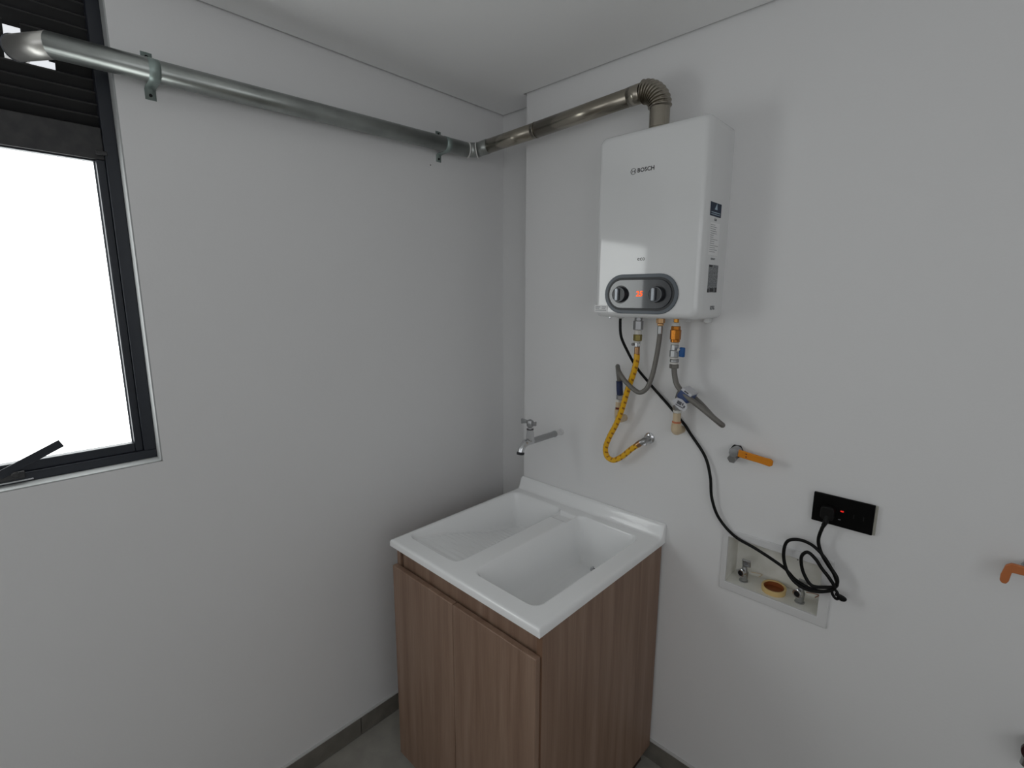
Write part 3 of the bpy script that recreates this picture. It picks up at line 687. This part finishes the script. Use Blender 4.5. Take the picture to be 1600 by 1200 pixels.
def box_valve(x, y, label):
    v = thing('tap_valve', label, 'valve', (x, y, iz0), 'chrome tap valves in the white box')
    put('body', lathe((x, y, iz0), (0, 0, 1), [(0, .0125), (.003, .0125), (.004, .010), (.018, .0105), (.030, .0115), (.034, .009), (.048, .0065)], 16), M['dullchrome'], v)
    a = Vector((-.30, -1, .05)).normalized(); o = Vector((x, y, iz0 + .030))
    put('outlet_nozzle', lathe(o, a, [(0, .0085), (.008, .0090), (.009, .0125), (.018, .0125), (.019, .0105), (.019, .0075), (.010, .0070)], 22, cap=False), M['chrome'], v)
    put('nozzle_inside', lathe(o + a * .011, a, [(0, .0072), (.0005, .0072)], 16), M['dark'], v)
    h = put('square_handle', obox((x + .005, y - .004, iz0 + .061), (1, 0, 0), (0, -.25, .97), (0, .97, .25), .024, .024, .006), M['dullchrome'], v, bevel=.003, seg=3)
    put('handle_screw', lathe(Vector((x + .005, y - .006, iz0 + .0605)), (0, -.97, -.25), [(0, .0042), (.0022, .0042)], 10), M['print_grey'], h)
    return v
box_valve(1.0790, -0.066, 'chrome tap valve at the left end inside the white box')
box_valve(1.2290, -0.066, 'chrome tap valve under the cord coil inside the white box')
for k, (x, z_) in enumerate(((1.196, .884), (1.203, .876))):
    put('drilled_spot', lathe((x, yb - .0008, z_), (0, 1, 0), [(0, .0022), (.001, .0022)], 8), M['print_grey'], wb)
for x in (1.108, 1.256):
    put('rusty_wire', tube(smooth_path([(x - .018, -.040, .802), (x, -.030, .801), (x + .010, -.025, .798), (x + .002, -.030, .790)], 5), .0011, 6), M['pvc_in'] if x > 1.2 else M['cpvc'], wb)

# ================================================================== gas shut-off valve with orange lever, and the two at the right edge
v = thing('shutoff_valve', 'steel shut-off valve with an orange lever on the wall', 'valve', (1.036, YW, 1.19))
put('wall_nut', lathe((1.040, YW, 1.187), (0, -1, 0), [(0, .0190), (.010, .0190), (.012, .017)], 6), M['dark'], v)
put('valve_body', lathe((1.043, YW - .010, 1.190), (0, -1, 0), [(0, .0140), (.022, .0140), (.026, .0120), (.030, .0120), (.031, .004)], 24), M['dullchrome'], v)
put('outlet_plug', lathe((1.036, YW - .010, 1.171), (0.05, -1, -.15), [(0, .0130), (.020, .0130), (.022, .0110)], 6), M['dullchrome'], v)
lv = prism([(-.002, -.0105), (.020, -.0105), (.060, -.0100), (.082, -.0110), (.088, -.006), (.088, .006), (.082, .0105), (.060, .0095), (.020, .010), (-.002, .0105)], (1.058, YW - .036, 1.1925), (.995, 0, -.10), (.10, 0, .995), (0, -.006, 0))
put('lever', lv, M['yellowlever'], v, bevel=.002, seg=3)
put('lever_arm', obox((1.052, YW - .036, 1.190), (.995, 0, -.10), (.10, 0, .995), (0, 1, 0), .022, .016, .003), M['dullchrome'], v, bevel=.001)
put('lever_dot', lathe((1.078, YW - .0421, 1.1945), (0, -1, 0), [(0, .002), (.0006, .002)], 8), M['redmark'], v)
put('lever_dot', lathe((1.078, YW - .0421, 1.1870), (0, -1, 0), [(0, .002), (.0006, .002)], 8), M['redmark'], v)

v2 = thing('lever_valve', 'worn orange bent lever valve on the wall at the right edge', 'valve', (1.634, YW, 1.07))
put('wall_nut', lathe((1.640, YW, 1.072), (0, -1, 0), [(0, .015), (.012, .015), (.014, .013)], 6), M['dullchrome'], v2)
put('valve_body', lathe((1.640, YW - .012, 1.072), (0, -1, 0), [(0, .011), (.026, .011), (.028, .008)], 16), M['dullchrome'], v2)
put('stem_nut', lathe((1.634, YW - .036, 1.079), (0, -1, .2), [(0, .008), (.008, .008)], 6), M['dullchrome'], v2)
put('bent_lever', prism([(.022, .009), (-.014, .010), (-.022, .003), (-.0265, -.020), (-.0265, -.033), (-.022, -.038), (-.016, -.037), (-.013, -.030), (-.011, -.010), (.022, -.009)], (1.622, YW - .040, 1.074), (1, 0, 0), (0, 0, 1), (0, -.007, 0)), M['copperlever'], v2, bevel=.002, seg=3)

v3 = thing('round_valve', 'dark maroon round valve knob low on the wall at the right edge', 'valve', (1.695, YW, 0.69))
put('wall_stub', lathe((1.693, YW, 0.690), (0, -1, 0), [(0, .013), (.030, .013), (.032, .009), (.045, .009)], 16), M['dullchrome'], v3)
put('knob', lathe((1.693, YW - .042, 0.690), (0, -1, 0), [(0, .017), (.004, .021), (.012, .021), (.016, .016)], 20), M['maroon'], v3)
put('spout', tube(smooth_path([(1.693, YW - .020, .683), (1.691, YW - .024, .663), (1.689, YW - .026, .640)], 4), .012, 14), M['dullchrome'], v3)

# ================================================================== wall tap over the tub
FXx, FZ = 0.4055, 1.1185
tap = thing('wall_tap', 'chrome tap with a tee handle sticking out of the wall above the tub', 'tap', (FXx, YW, FZ))
put('wall_sleeve', lathe((FXx, YW, FZ), (0, -1, 0), [(0, .0125), (.004, .0125), (.006, .0095), (.046, .0095)], 20), M['boxplastic'], tap)
put('inlet_pipe', lathe((FXx, YW - .036, FZ), (0, -1, .0), [(0, .0100), (.002, .0118), (.010, .0118), (.012, .0105), (.132, .0110), (.136, .0115)], 22), M['dullchrome'], tap)
BY = YW - 0.178
put('spout', tube(smooth_path([(FXx, BY + .012, FZ), (FXx, BY - .006, FZ + .001), (FXx, BY - .026, FZ - .001), (FXx, BY - .042, FZ - .013), (FXx, BY - .048, FZ - .028)], 6), [.0118] * 8 + [.0125] * 6 + [.0115] * 11, 20), M['chrome'], tap)
put('aerator', lathe((FXx, BY - .048, FZ - .026), (0, -.15, -1), [(0, .0115), (.002, .0135), (.009, .0135), (.010, .0115)], 20), M['knob'], tap)
put('bonnet', lathe((FXx, BY, FZ + .004), (0, 0, 1), [(0, .0155), (.006, .0160), (.034, .0130), (.040, .0125), (.041, .0085), (.050, .0080)], 8), M['chrome'], tap, angle=25)
put('bonnet_ring', lathe((FXx, BY, FZ + .0435), (0, 0, 1), [(0, .0125), (.003, .0125)], 20), M['knob'], tap)
hd = put('handle_hub', lathe((FXx, BY, FZ + .052), (0, 0, 1), [(0, .0085), (.006, .0125), (.016, .0130), (.024, .0110), (.028, .004)], 18), M['dullchrome'], tap)
put('handle_wing', prism([(0, -.005), (-.020, -.007), (-.030, -.0095), (-.031, .0095), (-.020, .007), (0, .005)], (FXx - .009, BY - .005, FZ + .070), (1, 0, .05), (0, 0, 1), (0, .010, 0)), M['dullchrome'], tap, bevel=.002)
put('handle_wing', prism([(0, -.005), (.012, -.006), (.018, -.0085), (.0185, .0085), (.012, .006), (0, .005)], (FXx + .008, BY - .005, FZ + .068), (1, 0, .05), (0, 0, 1), (0, .010, 0)), M['dullchrome'], tap, bevel=.002)

# ================================================================== laundry tub
SX0, SX1, SY0, SY1, RZ = 0.2115, 0.8425, -0.7335, YW - 0.001, 0.8510
tub = thing('laundry_tub', 'white double-basin laundry tub with ridged washboard set on brown cabinet', 'sink', ((SX0 + SX1) / 2, (SY0 + SY1) / 2, 0.80))
def sd_rr(x, y, cx, cy, hx, hy, r):
    qx = abs(x - cx) - hx + r; qy = abs(y - cy) - hy + r
    return min(max(qx, qy), 0) + math.hypot(max(qx, 0), max(qy, 0)) - r
def sst(t):
    t = min(max(t, 0), 1); return t * t * (3 - 2 * t)
A0 = (0.2285 + 0.4760) / 2; A1 = (0.4760 - 0.2285) / 2        # washboard basin
B0 = (0.5400 + 0.7860) / 2; B1 = (0.7860 - 0.5400) / 2
BYc, BYh = (-0.679 - 0.162) / 2, (0.679 - 0.162) / 2
def height(x, y):
    z = RZ
    # washboard basin: floor slopes down towards the back
    d = sd_rr(x, y, A0, BYc, A1, BYh, 0.035)
    if d < 0:
        t = (y - (BYc - BYh)) / (2 * BYh)      # 0 front .. 1 back
        fl = 0.018 + 0.085 * sst(min(t / 0.92, 1)) 
        depth = fl * 1.15
        wall = 0.012 + 0.030 * t
        ridge = 0.0010 * (0.5 + 0.5 * math.cos(2 * math.pi * (y - BYc) / 0.026)) if t < 0.80 else 0
        k = sst(-d / wall)
        inner = sst((-d - wall * .6) / 0.02)
        z = RZ - depth * k + ridge * inner
    d = sd_rr(x, y, B0, BYc, B1, BYh, 0.035)
    if d < 0:
        t = (y - (BYc - BYh)) / (2 * BYh)
        depth = 0.150 + 0.002 * t
        z = RZ - depth * (sst(-d / (0.055 - 0.030 * t)) * .6 + sst(-d / (0.115 - 0.075 * t)) * .4)
    # low saddle in the divider near the back
    if 0.474 <= x <= 0.542 and -0.30 < y < -0.165:
        e = sst((y + 0.245) / 0.012) * sst((-0.180 - y) / 0.010)
        z = min(z, RZ - 0.012 * e)
    # back upstand with a soft cove
    yy = y - (SY1 - 0.030)
    if yy > 0: z = max(z, RZ + 0.044 * sst(yy / 0.024))
    elif yy > -0.012: z += 0.0
    # rolled outer edge
    e = min(x - SX0, SX1 - x, y - SY0)
    if e < 0.008:
        c = 0.008 - max(e, 0); z -= 0.008 - math.sqrt(max(0.008 ** 2 - c * c, 0)) if c > 0 else 0
    return z
def axis_samples(a, b, n, extra):
    s = [a + (b - a) * i / n for i in range(n + 1)]
    for e in extra: s.append(e)
    s = sorted(s); r = [s[0]]
    for q in s[1:]:
        if q - r[-1] > 0.0008: r.append(q)
    return r
ex = [SX0 + k for k in (.0008, .0018, .003, .005, .008)] + [SX1 - k for k in (.0016, .0026, .004, .006, .008)]
ey = [SY0 + k for k in (.0008, .0018, .003, .005, .008)]
for c, h in ((A0, A1), (B0, B1)):
    for s in (-1, 1): ex += [c + s * (h - q) for q in (0, .0015, .003, .0045)]
for s in (-1, 1): ey += [BYc + s * (BYh - q) for q in (0, .0015, .003, .0045)]
XSs = axis_samples(SX0, SX1, 150, ex); YSs = axis_samples(SY0, SY1, 170, ey)
bm = bmesh.new(); G = [[bm.verts.new((x, y, height(x, y))) for y in YSs] for x in XSs]
for i in range(len(XSs) - 1):
    for j in range(len(YSs) - 1): bm.faces.new((G[i][j], G[i + 1][j], G[i + 1][j + 1], G[i][j + 1]))
border = [G[i][0] for i in range(len(XSs))] + [G[-1][j] for j in range(1, len(YSs))] + [G[i][-1] for i in range(len(XSs) - 2, -1, -1)] + [G[0][j] for j in range(len(YSs) - 2, 0, -1)]
low = [bm.verts.new((v.co.x, v.co.y, 0.829)) for v in border]; nb = len(border)
for k in range(nb): bm.faces.new((border[k], border[(k + 1) % nb], low[(k + 1) % nb], low[k]))
cxm, cym = (SX0 + SX1) / 2, (SY0 + SY1) / 2
low2 = [bm.verts.new((cxm + (v.co.x - cxm) * .965, cym + (v.co.y - cym) * .965, 0.829)) for v in low]
for k in range(nb): bm.faces.new((low[k], low[(k + 1) % nb], low2[(k + 1) % nb], low2[k]))
put('basin_shell', bm, M['gelcoat'], tub, angle=84)
dx, dy = 0.652, -0.208; dz = height(dx, dy)
put('drain_ring', lathe((dx, dy, dz + .001), (0, 0, 1), [(0, .021), (.0025, .020), (.003, .016), (.0005, .0145)], 28, cap=False), M['chrome'], tub)
put('drain_grate', lathe((dx, dy, dz + .0008), (0, 0, 1), [(0, .0150), (.0008, .0150)], 24), M['dullchrome'], tub)
for k in range(6):
    a = 2 * math.pi * k / 6
    put('grate_hole', lathe((dx + .008 * math.cos(a), dy + .008 * math.sin(a), dz + .0015), (0, 0, 1), [(0, .0028), (.0004, .0028)], 8), M['dark'], tub)
d2 = (0.352, -0.205)
put('drain_ring', lathe((d2[0], d2[1], height(*d2) + .001), (0, 0, 1), [(0, .024), (.0025, .023), (.003, .019), (.0005, .017)], 28, cap=False), M['gelcoat'], tub)

# ================================================================== cabinet under the tub
CX0, CX1, CY0, CY1, CZ0, CZ1 = 0.2200, 0.8360, -0.7140, YW - 0.012, 0.060, 0.829
cab = thing('tub_cabinet', 'brown woodgrain two-door cabinet standing under the white tub', 'cabinet', ((CX0 + CX1) / 2, (CY0 + CY1) / 2, 0))
put('side_panel', box(CX1 - .018, CX1, CY0, CY1, CZ0, CZ1), M['wood'], cab, smooth=False, bevel=.0008)
put('side_panel', box(CX0, CX0 + .018, CY0, CY1, CZ0, CZ1), M['wood'], cab, smooth=False, bevel=.0008)
put('edge_band', box(CX1 - .0178, CX1 - .0004, CY0 - .0008, CY0, CZ0 + .001, CZ1 - .001), M['wood_edge'], cab, smooth=False)
put('top_rail', box(CX0 + .0225, CX1 - .0185, CY0 + .008, CY0 + .026, 0.745, CZ1), M['wood'], cab, smooth=False, bevel=.0005)
put('bottom_panel', box(CX0 + .018, CX1 - .018, CY0 + .002, CY1, CZ0, CZ0 + .018), M['wood'], cab, smooth=False)
put('back_panel', box(CX0 + .018, CX1 - .018, CY1 - .006, CY1, CZ0 + .018, 0.62), M['wood'], cab, smooth=False)
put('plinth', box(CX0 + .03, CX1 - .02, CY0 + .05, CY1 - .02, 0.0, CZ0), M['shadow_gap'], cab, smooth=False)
DY0, DY1, DZ0, DZ1 = CY0 - .0195, CY0 - .0012, CZ0 - .002, 0.7655
mid = 0.5215
for x0, x1 in ((CX0 + .001, mid - .0010), (mid + .0010, CX1 - .0045)):
    put('door', box(x0, x1, DY0, DY1, DZ0, DZ1), M['wood'], cab, bevel=.0022, seg=2)
